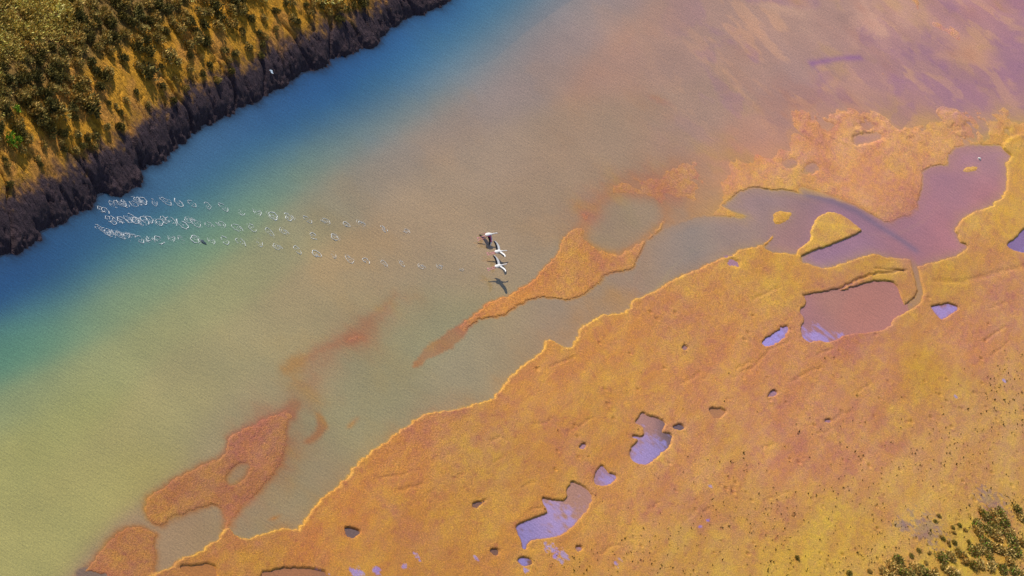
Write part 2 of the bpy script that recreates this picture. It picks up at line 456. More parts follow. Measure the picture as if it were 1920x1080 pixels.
Z, _ = raise_(Z, WP(TOPBAR), -.012 + .04 * rag2 + .04 * stre, 1.8, .3, .9, 9.0)
SHOAL = [(420, 800), (480, 745), (540, 700), (590, 640), (690, 575), (760, 530), (790, 560), (720, 640), (640, 700), (600, 780), (560, 850), (520, 930), (470, 1000), (440, 960)]
Z, _ = raise_(Z, WP(SHOAL), -.13 + .10 * rag2 + .05 * big, 2.0, .3, 1.2, 9.0)
SHELF = [(480, 1000), (560, 970), (650, 870), (760, 775), (860, 740), (930, 715), (990, 640), (1060, 590), (1130, 545), (1200, 530), (1230, 560), (1100, 650), (900, 780), (700, 880), (560, 1020)]
Z, _ = raise_(Z, WP(SHELF), -.19 + .14 * rag2, 1.4, .2, .8, 6.0)
for pl, h, w, a, a2 in ((BAR4, -.055, .7, .15, .3), (BAR5, -.03, .25, .08, .1), (BAR6, -.05, .25, .08, .05), (BAR2, .05, .4, .12, .2), (BAR3, .04, .4, .12, .15), (BAR1, .045, .16, .13, .2)):
    Z, _ = raise_(Z, WP(pl), h + 0.03 * big, w, a, a2)
Z, _ = raise_(Z, WP(UFLAT), 0.065 + 0.02 * rag2 + 0.02 * big + 0.015 * stre, 5.5, .1, .9, 14.0)
def brush(z, px, py, r, dz):
    q = P(px, py)
    return z + dz * np.exp(-((GX - q[0]) ** 2 + (GY - q[1]) ** 2) / (r * r))
for b in ((800, 665, 2.0, -.12), (850, 632, 1.5, -.08),    
          (548, 752, 1.6, -.10), (468, 950, .9, -.07), (432, 970, 1.0, -.05), (0, 0, 1, 0)):
    Z = brush(Z, *b)
Mh = 0.13 + 0.03 * big + 0.012 * rag
m_poly = np.concatenate([m_poly[:1], np.repeat(m_poly[1:-1], 1, 0), m_poly[-1:]])
Z, sm = raise_(Z, m_poly, Mh, .12, .17, .26, 3000.0)
Z = Z + 0.02 * np.exp(-((sm - 0.12) / 0.10) ** 2) * (PYc > 430)          # a lip along the edge
shm = sst((PXc - 1230) / 250) * sst((sb * 0 + 330 - PYc) / 120) * sst((PXc - 1000 + (200 - PYc) * .2) / 200)
n_a = fbm(GX * .45 + GY * .05, GY * .5, .55, 5, 51.); n_b = fbm(GX, GY * .6, .34, 5, 57.)
Z = Z + shm * (.085 * sst((n_a - .06) / .07) + .06 * sst((n_a - .28) / .05) - .10 * sst((n_b - .16) / .10) - .02)
st_ = linedist(WP([(1522, 119), (1555, 113), (1580, 109), (1612, 108)]), GX, GY); Z = Z - .25 * np.exp(-(st_ / .28) ** 2)
for pl in ([(1400, 5), (1440, 3), (1490, 16), (1527, 25), (1520, 32), (1480, 28), (1430, 15)], [(1570, -10), (1620, -10), (1640, 33), (1672, 60), (1668, 73), (1640, 65), (1612, 40), (1600, 15)],
           [(1500, 48), (1525, 58), (1552, 86), (1530, 82), (1508, 65)], [(1750, 98), (1800, 86), (1870, 84), (1912, 98), (1930, 112), (1860, 123), (1800, 116), (1760, 109)],
           [(1840, -5), (1870, 3), (1888, 22), (1860, 15)], [(1222, 172), (1264, 195), (1240, 197), (1213, 183)], [(1458, 164), (1480, 171), (1484, 190), (1468, 186)],
           [(1560, 150), (1640, 160), (1660, 185), (1600, 180)], [(1530, 5), (1580, -5), (1600, 20), (1560, 22)]):
    Z, _ = raise_(Z, WP(pl), -.015, .5, .3, .3)
Zf, dl = raise_(Z, WP(LAGOON), -.26 + .05 * big, .17, .14, .12)
Z = Zf
for pl, h, w in ((ISLE1, .05, .6), (ISLE2, .16, .14), (ISLE3, .07, .2), (ISLE4, .03, .5), (BAR7, .05, .3), (BAR8, .03, .6)):
    Z, _ = raise_(Z, WP(pl), h, w, .1, .1)
Z, _ = raise_(Z, WP(BAR1POOL), -.34, .9, .2, .4)
Z, _ = raise_(Z, WP(BAR2POOL), -.2, .3, .05, .05)
gd = linedist(WP(GROOVE), GX, GY)
Z = Z - 0.28 * np.exp(-(gd / 0.55) ** 2)
cd_ = linedist(WP(CREEK), GX, GY) + rag * .05
f = sst((0.30 - cd_) / 0.16 * .5 + .5)
Z = Z * (1 - f) + (-.1) * f
poolsd = {}
for k_, (pl, dep) in POOLS.items():
    w = .45 if k_ in 'wxyv' else .11 if len(pl) > 7 else .08
    Z, poolsd[k_] = raise_(Z, WP(pl), -dep, w, .10 if w < .2 else .2, .08 if w < .2 else .2)
# small terrace scarps above the middle pool and along the island
for ln, hh, wd in (([(1505, 556), (1567, 545), (1600, 530), (1631, 516), (1660, 512), (1694, 507)], -.20, .09),
                   ([(1400, 700), (1445, 655), (1480, 640)], -.05, .12), ([(1505, 486), (1560, 462), (1619, 440)], -.16, .10),
                   ([(1750, 528), (1800, 530), (1860, 515), (1920, 500)], -.06, .25), ([(1640, 505), (1700, 508)], -.10, .09)):
    q = linedist(WP(ln), GX + .12 * rag, GY + .15 * rag2)
    Z = Z + hh * np.exp(-(q / wd) ** 2)
# creases and pocks of the drying flat
rc = np.random.default_rng(21)
for _ in range(46):
    cx, cy = rc.uniform(560, 1900), rc.uniform(560, 1075)
    an = rc.normal(-.42, .16); ln = rc.uniform(12, 60)
    pts = [(cx + k * ln * math.cos(an) * .25 + rc.normal() * 1.5, cy + k * ln * math.sin(an) * .25 + rc.normal() * 2.0) for k in range(5)]
    q = linedist(WP(pts), GX, GY, 1.0)
    Z = np.where(sm > .5, Z - rc.uniform(.02, .06) * np.exp(-(q / rc.uniform(.07, .12)) ** 2), Z)
for _ in range(170):
    cx = 1000 + 920 * rc.random() ** .7; cy = rc.uniform(560, 1075)
    q = P(cx, cy); r_ = rc.uniform(.08, .2); m_ = (np.abs(GX - q[0]) < 1) & (np.abs(GY - q[1]) < 1) & (sm > .6)
    dd = ((GX[m_] - q[0]) ** 2 + (GY[m_] - q[1]) ** 2) / r_ ** 2
    Z[m_] += -rc.uniform(.06, .12) * np.exp(-dd) + .03 * np.exp(-(np.sqrt(dd) - 1.6) ** 2 * 3)
# the bank of the far side, with gullies
gul = np.zeros(Z.shape)
GULLY = [(30, 476, 7, .9), (97, 426, 4, .5), (184, 372, 6.5, .8), (260, 322, 6, .8), (331, 278, 5.5, .7), (364, 250, 6, .8), (405, 232, 4, .5), (446, 206, 7, .8),
         (497, 186, 4.5, .5), (580, 134, 6.5, .8), (627, 110, 5, .7), (680, 92, 3.5, .5), (735, 52, 4, .6), (775, 33, 4, .7), (142, 402, 3.5, .4), (545, 158, 4, .5)]
bw = 0.35 * rag2
for gx, gy, ln, dp in GULLY:
    q = P(gx, gy)[:2]; t0 = (q - TREF) @ BD
    wob = t0 + 0.35 * np.sin(sb * 0.8 + gx) + 0.15 * np.sin(sb * 2.3 + gy) + 0.35 * np.sin(gx * 3.) * np.clip(sb, 0, 10)
    wd = np.interp(sb, [-1, 1, 3.5, 8], [.30, .17, .12, .07])
    gul = np.maximum(gul, dp * np.exp(-((tb - wob) / wd) ** 2) * sst((ln - sb) / 3.0) * sst((sb + 1.2) / 1.2))
rid = fbm(GX * 0.25 + GY * 0.06, GY - 0.2 * GX, 2.2, 3, 2.0)
lump = fbm(GX * 0.8, GY, 1.3, 4, 9.0)
hf = fbm(GX * .7, GY, 4.0, 3, 12.0)
sbw = ss + (0.25 * rag + 0.3 * rag2) * np.exp(-(sb / .9) ** 2) + .12 * rag2 * sst(sb)
crk = sst(1 - np.abs(fbm(GX * .22 - GY * .08, GY * 1.0, 1.5, 3, 71.)) / .10) * sst((fbm(GX, GY, .8, 3, 73.) + .15) / .3)
zk = bank_profile(sbw, tb)
onb = sst((sbw + 0.2) / 0.8)
zk = zk + onb * (0.03 * rid + 0.03 * hf + 0.025 * lump * np.interp(sbw, [0, 2, 4, 8], [1, 1, .5, .8])) - .40 * gul * onb - .16 * crk * onb * np.interp(sbw, [0, 1, 9, 12], [.4, 1, 1, 0])
Z = np.where(sb > -6, np.maximum(Z, np.where(sb > 0, zk, np.maximum(zk, -1.6))), Z)
Z = np.where(sb > 0.0, zk, Z)

# ------------------------------------------------------------------ colours of the ground and of the water: silt, with sky reflections painted in
GP = [(450, 1050, 190, 135, 60), (600, 960, 200, 135, 70), (750, 850, 200, 140, 75), (900, 850, 195, 145, 75), (1000, 720, 205, 145, 80),
      (1150, 680, 205, 145, 80), (1300, 600, 205, 150, 85), (1100, 820, 200, 145, 75), (1350, 700, 205, 145, 90), (1500, 700, 200, 140, 95),
      (1650, 700, 200, 140, 100), (1800, 640, 200, 140, 100), (1880, 560, 200, 145, 105), (1300, 850, 205, 150, 95), (1450, 850, 205, 145, 100),
      (1600, 850, 205, 150, 100), (1750, 820, 200, 150, 95), (1850, 780, 200, 155, 95), (1200, 950, 205, 150, 85), (1400, 950, 200, 150, 85),
      (1600, 980, 205, 165, 75), (1500, 1050, 205, 165, 70), (1700, 950, 205, 160, 90), (1800, 1030, 200, 165, 70), (1300, 1040, 200, 155, 80),
      (1000, 1000, 200, 145, 70), (800, 1020, 195, 140, 65), (1400, 280, 215, 152, 115), (1500, 280, 210, 152, 115), (1650, 300, 218, 160, 115),
      (1600, 350, 220, 162, 118), (1750, 250, 215, 160, 108), (1850, 420, 215, 170, 85), (1650, 500, 200, 155, 70), (1450, 490, 205, 155, 75),
      (1780, 520, 200, 155, 70), (1900, 300, 215, 170, 85), (1100, 500, 200, 145, 80), (950, 570, 205, 140, 75), (450, 870, 172, 118, 78), (240, 1030, 176, 120, 72), (330, 930, 174, 119, 75), (520, 800, 170, 116, 80), (640, 640, 178, 122, 88), (1200, 330, 186, 134, 98), (1100, 380, 186, 134, 98), (830, 640, 182, 128, 85), (1560, 430, 215, 170, 85), (1465, 410, 215, 170, 80),
      (1725, 700, 200, 155, 60), (1650, 50, 225, 172, 142), (1830, 105, 222, 165, 120), (1480, 20, 215, 168, 138), (1650, 110, 195, 145, 132), (1880, 100, 182, 132, 142), (1450, 130, 186, 148, 132), (1300, 200, 182, 146, 125), (1780, 170, 185, 135, 138), (1550, 30, 196, 152, 132), (1800, 20, 205, 150, 140), (1700, 450, 180, 115, 120), (1600, 590, 180, 115, 105)]
gcol = idw(PXc, PYc, [g[:2] for g in GP], s2l([g[2:] for g in GP]), 4.0, 40)
# sandy golden algae in patches, mauve hollows
mauve = s2l((185, 120, 98)); gold = s2l((205, 165, 60))
f = (sst((fbm(GX, GY, .22, 4, 21.) - .05) / .5) * .42)[..., None]; gcol = gcol * (1 - f) + mauve * f
f = (sst((fbm(GX, GY, .30, 4, 31.) - .05) / .5) * .28)[..., None]; gcol = gcol * (1 - f) + gold * f
f = (np.exp(-((sm - .05) / .14) ** 2) * .6)[..., None]; gcol = gcol * (1 - f) + s2l((225, 180, 80)) * f       # sunlit gleam of the edge, painted on in pale gold
SKY_SHEEN = s2l((165, 150, 225))  # lavender sky reflection of small puddles, painted into the mud colour
def patch(col, px, py, r, rgb, thr, fr, amp=1.0, seed=40., sq=1.0, soft=.25):
    q = P(px, py)
    d = np.hypot((GX - q[0]), (GY - q[1]) * sq) / r
    v = sst((1 - d + .9 * fbm(GX, GY, fr, 4, seed) - thr) / soft) * amp
    return col * (1 - v[..., None]) + np.asarray(rgb) * v[..., None]
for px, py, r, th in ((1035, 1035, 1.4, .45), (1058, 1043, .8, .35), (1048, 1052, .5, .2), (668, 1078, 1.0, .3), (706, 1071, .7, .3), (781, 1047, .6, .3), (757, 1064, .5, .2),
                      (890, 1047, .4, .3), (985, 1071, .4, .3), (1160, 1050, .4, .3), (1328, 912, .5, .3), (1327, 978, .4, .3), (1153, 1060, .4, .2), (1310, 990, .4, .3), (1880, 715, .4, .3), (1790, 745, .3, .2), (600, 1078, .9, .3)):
    gcol = patch(gcol, px, py, r * .75, SKY_SHEEN, th, 4.5, .8, px)
for px, py, r in ((1735, 995, 2.6), (1860, 942, 2.4), (1690, 990, 1.2)):
    gcol = patch(gcol, px, py, r, s2l((150, 125, 120)), .4, 4.0, .7, px)
# bank: golden turf on the upper slope, bare purple-brown mud on the face, brown litter on the plateau
H_ = np.interp(tb, [-20, 0, 25, 62, 90], [2.0, 1.95, 1.75, 1.1, .95]) * 1.6
turf = sst((sbw - H_ * 0.72 + .8 * rag + .6 * lump) / 2.0)[..., None]
lit = sst((sbw - H_ - 4.0 + 1.2 * rag2) / 2.0)[..., None]
bmud = s2l((76, 61, 70)); bturf = s2l((228, 166, 50)); blit = s2l((150, 118, 62)); bsand = s2l((215, 150, 80))
f = sst((fbm(GX, GY, .5, 3, 61.) - .0) / .4)[..., None]
bt = bturf * (1 - f * .6) + bsand * f * .6
bcol = bmud * (1 - turf) + bt * turf
bcol = bcol * (1 - lit) + blit * lit
sd0 = (sb > -2.5)[..., None]
gcol = np.where(sd0, bcol, gcol * np.array([1.03, .98, 1.04]))

WC = [(20, 500, 55, 90, 130), (20, 540, 38, 76, 128), (100, 500, 45, 82, 128), (170, 450, 48, 88, 128), (230, 400, 62, 98, 132), (300, 345, 66, 104, 140), (350, 310, 68, 106, 142), (420, 250, 70, 108, 145), (480, 225, 58, 96, 142), (540, 200, 48, 88, 138), (600, 165, 48, 88, 138), (660, 130, 48, 90, 140), (720, 95, 50, 92, 144), (780, 60, 52, 96, 150), (840, 25, 55, 102, 155), (900, 5, 65, 116, 155),  # blues by the bank: deep water plus painted-in sky reflection
      (80, 570, 70, 112, 130), (180, 510, 74, 118, 132), (280, 460, 78, 126, 132), (370, 400, 72, 120, 136), (440, 330, 68, 114, 138), (520, 270, 62, 108, 136), (600, 230, 52, 98, 138), (680, 190, 52, 102, 142), (740, 150, 58, 110, 148), (800, 110, 66, 118, 152), (860, 80, 74, 124, 152), (930, 40, 84, 130, 152),
      (20, 640, 92, 138, 122), (60, 650, 100, 142, 120), (170, 590, 118, 146, 120), (280, 520, 122, 148, 122), (380, 460, 120, 150, 120), (440, 410, 120, 150, 120), (500, 350, 112, 140, 128), (560, 310, 118, 142, 130), (640, 270, 112, 134, 138), (720, 225, 116, 136, 142), (800, 180, 122, 138, 142), (870, 130, 125, 138, 145), (940, 90, 130, 138, 145), (1010, 40, 138, 140, 146),
      (60, 740, 142, 152, 114), (200, 680, 154, 155, 112), (330, 600, 154, 154, 114), (430, 520, 154, 152, 114), (520, 450, 152, 148, 116), (600, 390, 152, 144, 120), (680, 330, 150, 138, 124), (760, 290, 154, 140, 130), (850, 230, 154, 140, 132), (920, 180, 154, 138, 134), (1000, 120, 155, 138, 134), (1060, 60, 160, 138, 134),
      (60, 850, 164, 160, 106), (60, 1000, 166, 160, 106), (250, 800, 164, 156, 108), (180, 900, 168, 160, 106), (350, 750, 160, 152, 112), (450, 660, 160, 150, 115), (560, 580, 160, 146, 114), (480, 740, 158, 146, 115), (240, 560, 140, 152, 116), (380, 660, 158, 150, 112), (120, 780, 158, 158, 106),
      (650, 500, 165, 145, 115), (780, 420, 165, 143, 118), (800, 340, 165, 145, 122), (900, 290, 163, 142, 125), (1100, 250, 165, 140, 120), (1200, 100, 175, 140, 125), (900, 480, 160, 143, 120), (1000, 400, 163, 140, 118), (1300, 60, 170, 138, 128),
      (1500, 80, 172, 136, 126), (1700, 60, 176, 132, 128), (1850, 30, 180, 132, 140), (1750, 150, 165, 122, 138), (1880, 150, 160, 116, 142), (1400, 180, 168, 138, 122), (1500, 150, 168, 132, 132), (1600, 200, 168, 128, 132),
      (780, 610, 150, 145, 115), (700, 760, 150, 145, 115), (900, 680, 155, 145, 120), (1100, 590, 155, 140, 125), (1300, 450, 150, 138, 130), (500, 920, 150, 140, 115), (330, 990, 160, 140, 115), (1160, 420, 155, 140, 120)]
LC = [(1220, 500, 152, 138, 130), (1300, 450, 152, 138, 130), (1400, 440, 158, 135, 128), (1420, 380, 155, 130, 135), (1480, 450, 160, 122, 125), (1560, 480, 155, 120, 150), (1600, 460, 160, 122, 145), (1700, 450, 172, 122, 130), (1760, 440, 175, 120, 130), (1700, 410, 165, 122, 138), (1800, 350, 168, 122, 138), (1850, 300, 170, 128, 142), (1850, 370, 178, 120, 130)]
PC = [(1600, 580, 178, 122, 112), (1520, 600, 172, 122, 120), (1560, 565, 172, 125, 115), (1200, 800, 175, 132, 125), (1080, 930, 178, 135, 120), (1470, 630, 165, 140, 190), (1135, 885, 165, 130, 150), (1270, 801, 110, 95, 105), (660, 1000, 120, 100, 100), (926, 1036, 125, 95, 85), (1345, 775, 175, 125, 90), (540, 1078, 165, 115, 85), (370, 1075, 175, 120, 75), (170, 1078, 130, 110, 100), (1625, 260, 155, 120, 130), (1910, 460, 140, 115, 160)]
def kreg(pts, vals, sa, sc):
    """smooth blend of control colours, stretched along the channel"""
    ex, ey = 0.87, -0.49
    num = np.zeros(PXc.shape + (3,)); den = np.zeros(PXc.shape)
    for (qx, qy), v in zip(pts, vals):
        dx = PXc - qx; dy = PYc - qy
        a = (dx * ex + dy * ey) / sa; c = (-dx * ey + dy * ex) / sc
        w = np.exp(-0.5 * (a * a + c * c)) + 1e-4 / (1 + a * a + c * c) ** 2
        num += w[..., None] * v; den += w
    return num / den[..., None]
wcol = kreg([g[:2] for g in WC], s2l([g[2:] for g in WC]), 75, 34)
_s1 = fbm(GX * .35 + GY * .12, GY * .55, .9, 5, 201.); _s2 = fbm(GX * .5, GY * .5, .5, 5, 207.)
_w = sst((PXc - 1150) / 350) * sst((330 - PYc) / 150)
_f = (_w * .62 * sst((_s1 - .04) / .22))[..., None]; wcol = wcol * (1 - _f) + s2l((212, 162, 128)) * _f
_f = (_w * .50 * sst((_s2 - .06) / .20))[..., None]; wcol = wcol * (1 - _f) + s2l((146, 104, 146)) * _f
_f = (.30 * sst((PXc - 300) / 300) * sst((fbm(GX * .5, GY * .45, .35, 5, 211.) - .05) / .35))[..., None]; wcol = wcol * (1 - _f) + wcol * np.array([1.14, .98, .80]) * _f
lcol = (1 + .10 * fbm(GX, GY, .35, 4, 91.)[..., None] * np.array([1, .6, .2])) * idw(PXc, PYc, [g[:2] for g in LC], s2l([g[2:] for g in LC]), 4.0, 45)
pcol = idw(PXc, PYc, [g[:2] for g in PC], s2l([g[2:] for g in PC]), 4.0, 30)
f = sst((dl + .6) / 1.2)[..., None] * sst((PXc - 1180) / 120)[..., None]; wcol = wcol * (1 - f) + lcol * f
f = sst((np.max(np.stack([v for q_, v in poolsd.items() if q_ not in 'wxy']), 0) + .6) / .3)[..., None]; wcol = wcol * (1 - f) + pcol * f
f = (np.exp(-(st_ / .4) ** 2) * .8)[..., None]; wcol = wcol * (1 - f) + s2l((150, 105, 150)) * f
f = (np.exp(-(gd / .5) ** 2) * .6)[..., None]; wcol = wcol * (1 - f) + s2l((118, 108, 135)) * f
f = 1 + (.10 * stre * shal + .10 * fbm(GX, GY, .16, 5, 77.))[..., None]; wcol = wcol * f
# bright sky reflection painted over the lower end of some pools
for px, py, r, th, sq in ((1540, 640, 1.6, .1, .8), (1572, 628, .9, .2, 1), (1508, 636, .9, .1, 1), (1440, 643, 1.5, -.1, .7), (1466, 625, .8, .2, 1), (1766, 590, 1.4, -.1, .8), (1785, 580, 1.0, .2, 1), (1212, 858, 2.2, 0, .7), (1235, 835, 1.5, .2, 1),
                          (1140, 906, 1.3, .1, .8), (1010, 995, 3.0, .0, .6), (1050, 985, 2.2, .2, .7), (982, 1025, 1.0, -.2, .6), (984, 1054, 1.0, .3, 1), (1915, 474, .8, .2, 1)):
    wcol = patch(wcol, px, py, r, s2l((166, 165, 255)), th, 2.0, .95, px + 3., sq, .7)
depth = np.clip(-Z, 0, 5)
opac = 1 - np.exp(-depth * 4.2)
bedcol = gcol * np.array([.80, .88, .95])
bedcol = np.where((sb > -6)[..., None], np.minimum(bedcol, s2l((38, 50, 76))), bedcol)
_f = sst((dl + .3) / 1.5)[..., None] * sst((PXc - 1180) / 120)[..., None]; bedcol = bedcol * (1 - _f * .8) + lcol * _f * .8
_f = sst((np.max(np.stack([v for q_, v in poolsd.items() if q_ not in 'wxy']), 0) + .6) / .3)[..., None]; bedcol = bedcol * (1 - _f) + pcol * _f
wcol = wcol * opac[..., None] + bedcol * (1 - opac[..., None])
wcol = np.clip((wcol - .17 * np.array([.13, .187, .30])) / (.83 * 1.08), .004, 1)   # the sky's mirror image comes on top
opac = sst((depth + .006) / .005)

nu, nv = UU.shape
idx = np.arange(nu * nv).reshape(nu, nv)
Q = np.stack([idx[:-1, :-1], idx[:-1, 1:], idx[1:, 1:], idx[1:, :-1]], -1).reshape(-1, 4)
if np.cross(np.append(Uv, 0), np.append(Vv, 0))[2] > 0: Q = Q[:, ::-1]
V3 = np.stack([GX, GY, Z], -1).reshape(-1, 3)
def sub(name, V, faces, mats, kind='structure', attrs=()):
    used = np.zeros(len(V), bool); used[faces.ravel()] = True
    re = np.cumsum(used) - 1
    me = mesh_np(name, V[used], re[faces])
    for an, a in attrs:
        if a.ndim == 2: col_attr(me, an, a[used])
        else: flt_attr(me, an, a[used])
    return link(name, me, mats, None, kind)
fs = sb.ravel()[Q].mean(1)
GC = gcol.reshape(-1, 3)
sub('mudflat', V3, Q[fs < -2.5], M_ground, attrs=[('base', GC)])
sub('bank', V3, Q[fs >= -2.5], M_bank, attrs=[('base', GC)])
VW = V3.copy(); VW[:, 2] = 0.0
fz = Z.ravel()[Q].min(1)
wet = (fz < 0.04) & (fs < 3.0)
own = np.full(len(Q), -1)
keys = list(POOLS)
for i, k_ in enumerate(keys):
    own[(poolsd[k_].ravel()[Q].max(1) > -0.35)] = i
WA = [('silt_and_sky', wcol.reshape(-1, 3)), ('opacity', opac.ravel())]
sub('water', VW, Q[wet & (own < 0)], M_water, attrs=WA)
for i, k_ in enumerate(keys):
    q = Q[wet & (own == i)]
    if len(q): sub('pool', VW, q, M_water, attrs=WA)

def ground_z(x, y):
    """height of the ground sheet at a world point"""
    A = np.linalg.inv(np.array([[Uv[0], Vv[0]], [Uv[1], Vv[1]]]))
    u, v = A @ (np.array([x, y]) - O0)
    i = int(np.clip(np.searchsorted(ua, u), 1, nu - 1)); j = int(np.clip(np.searchsorted(va, v), 1, nv - 1))
    fu = np.clip((u - ua[i - 1]) / (ua[i] - ua[i - 1]), 0, 1); fv = np.clip((v - va[j - 1]) / (va[j] - va[j - 1]), 0, 1)
    a = Z[i - 1, j - 1] * (1 - fu) * (1 - fv) + Z[i, j - 1] * fu * (1 - fv) + Z[i - 1, j] * (1 - fu) * fv + Z[i, j] * fu * fv
    s_ = sb[i, j]
    return float(a), float(s_), float(tb[i, j])
def hit(px, py):
    """first point of the ground seen at a photo pixel"""
    lo, hi = 8.0, -1.0
    z = 9.0
    prev = None
    for k in range(200):
        q = P(px, py, z); g, s_, t_ = ground_z(q[0], q[1])
        if g >= z: break
        z -= 0.06
    return q[0], q[1], g, s_, t_

# ------------------------------------------------------------------ shrubs
def leaf_cloud(seed, n, R, H, cols, lsz=0.16, lean=(0, 0)):
    """a feathery low shrub: many narrow sprays rising from a crown of stems"""
    r = np.random.default_rng(seed)
    V = []; F = []; K = []
    nl = 5 + int(r.integers(3))
    lob = [(r.uniform(-.5, .5) * R, r.uniform(-.5, .5) * R, r.uniform(.55, 1.0)) for _ in range(nl)]
    for i in range(n):
        lx, ly, lh = lob[r.integers(nl)]
        a = r.uniform(0, 2 * math.pi); e = math.asin(r.uniform(0.05, 1.0)); rr = r.uniform(.45, 1.0) ** .6
        d = np.array([math.cos(a) * math.cos(e), math.sin(a) * math.cos(e), math.sin(e)])
        c = np.array([lx, ly, .12 * H]) + d * rr * np.array([.58 * R, .58 * R, H * lh * .8])
        t = d * 0.7 + np.array([r.normal() * .5, r.normal() * .5, .45 + r.normal() * .4]); t /= np.linalg.norm(t)
        sd = np.cross(t, r.normal(size=3)); sd /= np.linalg.norm(sd) + 1e-9
        L = lsz * r.uniform(.7, 1.6); wv = L * r.uniform(.12, .26)
        b = len(V)
        V += [c - t * L * .5, c + sd * wv, c + t * L * .7, c - sd * wv]
        F.append([b, b + 1, b + 2, b + 3])
        k = cols[r.integers(len(cols))] * r.uniform(1.0, 2.4)
        K += [k] * 4
    for i in range(9):                                # stems
        lx, ly, lh = lob[r.integers(nl)]
        p0 = np.array([r.normal() * .05, r.normal() * .05, -.1]); p1 = np.array([lx * 1.2 + r.normal() * .1, ly * 1.2 + r.normal() * .1, H * lh * .75])
        sd = np.cross(p1 - p0, r.normal(size=3)); sd *= .022 / (np.linalg.norm(sd) + 1e-9)
        u2 = np.cross(p1 - p0, sd); u2 *= .022 / (np.linalg.norm(u2) + 1e-9)
        b = len(V)
        V += [p0 + sd, p0 + u2, p0 - sd, p0 - u2, p1 + sd * .4, p1 + u2 * .4, p1 - sd * .4, p1 - u2 * .4]
        F += [[b, b + 1, b + 5, b + 4], [b + 1, b + 2, b + 6, b + 5], [b + 2, b + 3, b + 7, b + 6], [b + 3, b, b + 4, b + 7]]
        K += [np.array([.05, .035, .02])] * 8
    return np.array(V), np.array(F), np.array(K)
OLV = [s2l(c) for c in ((140, 120, 66), (112, 100, 56), (160, 135, 80), (96, 90, 50), (170, 148, 88), (120, 112, 56))]
GRN = [s2l(c) for c in ((70, 105, 30), (95, 130, 35), (55, 88, 25), (120, 145, 40))]
DRK = [s2l(c) for c in ((92, 84, 44), (76, 72, 38), (112, 100, 50), (62, 60, 34))]
TAN = [s2l(c) for c in ((190, 162, 105), (165, 142, 86), (205, 182, 112), (140, 124, 70), (172, 170, 100))]
M_leaf = mat_leaf('shrub_leaf'); M_leafg = mat_leaf('green_leaf')
def shrub_mesh(seed, cols, mat, n=420, R=.62, H=.75):
    V, F, K = leaf_cloud(seed, n, R, H, cols)
    me = mesh_np('shrub', V, F, False); col_attr(me, 'leaf', K); me.materials.append(mat); return me, (V, F, K)
PROTO = [shrub_mesh(100 + i, OLV if i % 2 else DRK, M_leaf) for i in range(6)]
STUFFP = [leaf_cloud(200 + i, 430, 1.1, .55, (TAN if i % 3 == 0 else OLV if i % 3 == 1 else OLV + TAN), .17) for i in range(9)]

def place_shrub(me, x, y, z, s, sz=None, rot=None):
    o = bpy.data.objects.new('shrub', me); C.objects.link(o)
    o.location = (x, y, z - 0.03); o.rotation_euler = (0, 0, random.uniform(0, 6.28) if rot is None else rot)
    q = sz if sz else s * random.uniform(.85, 1.2); o.scale = (s, s, q); return o

Z4 = [(910, 440), (1030, 480), (1110, 545), (1260, 420), (1330, 460), (1410, 340), (1420, 420), (1500, 420), (1200, 495), (1410, 510), (1560, 480), (1310, 580),
      (1520, 550), (1620, 590), (1210, 640), (1380, 660), (1290, 750), (1100, 780), (910, 840), (780, 940), (890, 950), (650, 780), (680, 830), (250, 830), (310, 890),
      (150, 910), (120, 950), (150, 990), (360, 790), (430, 830), (560, 650), (630, 680), (550, 880), (570, 1000), (640, 1030), (700, 1010), (460, 1000), (380, 1010),
      (360, 970), (190, 1040), (1010, 680), (940, 740), (800, 770), (860, 790), (1690, 370), (1760, 400), (1870, 350), (1810, 250), (1880, 140), (1800, 80), (1640, 130),
      (1720, 180), (1420, 160), (1470, 290), (1240, 240)]
Z5 = [(110, 120), (130, 180), (140, 290), (60, 520), (240, 350), (270, 390), (280, 260), (420, 180), (400, 230), (430, 280), (520, 180), (550, 250), (580, 200), (640, 190),
      (620, 260), (810, 130), (510, 290), (20, 360), (40, 400)]
Z6 = [(280, 130), (370, 120), (460, 80), (580, 140), (620, 160), (470, 210), (340, 240), (370, 270), (360, 330), (250, 350), (340, 410), (60, 380), (150, 400), (100, 440),
      (130, 530), (20, 590), (220, 230), (190, 70), (540, 20), (710, 90), (810, 40), (860, 80), (920, 130), (970, 140), (1010, 60), (590, 20), (690, 30), (740, 30), (1040, 30)]
bank_px = [(x / 4, y / 4) for x, y in Z4] + [(x / 3.6, 200 + y / 3.6) for x, y in Z5] + [(400 + x / 4, y / 4) for x, y in Z6]
big_px = {(650, 780), (360, 790), (430, 830), (1110, 545), (1260, 420), (680, 830), (250, 830)}
ORD = ['first', 'second', 'third', 'fourth', 'fifth', 'sixth', 'seventh', 'eighth', 'ninth', 'tenth', 'eleventh', 'twelfth', 'thirteenth', 'fourteenth', 'fifteenth',
       'sixteenth', 'seventeenth', 'eighteenth', 'nineteenth', 'twentieth'] + ['twenty-' + w for w in ('first', 'second', 'third', 'fourth', 'fifth', 'sixth', 'seventh', 'eighth', 'ninth')] + ['thirtieth'] + ['thirty-' + w for w in ('first', 'second', 'third', 'fourth', 'fifth', 'sixth', 'seventh', 'eighth', 'ninth')]
front = []
for i, (px, py) in enumerate(bank_px):
    x, y, z, s_, t_ = hit(px, py + 4)
    near = s_ < H_.mean() + 1.5
    sc = random.uniform(.50, .72) if s_ < 5 else random.uniform(.75, 1.1)
    if i < len(Z4) and Z4[i] in big_px: sc = 1.45
    o = place_shrub(PROTO[i % 6][0], x, y, z, sc)
    front.append((px, py, s_, o, sc))
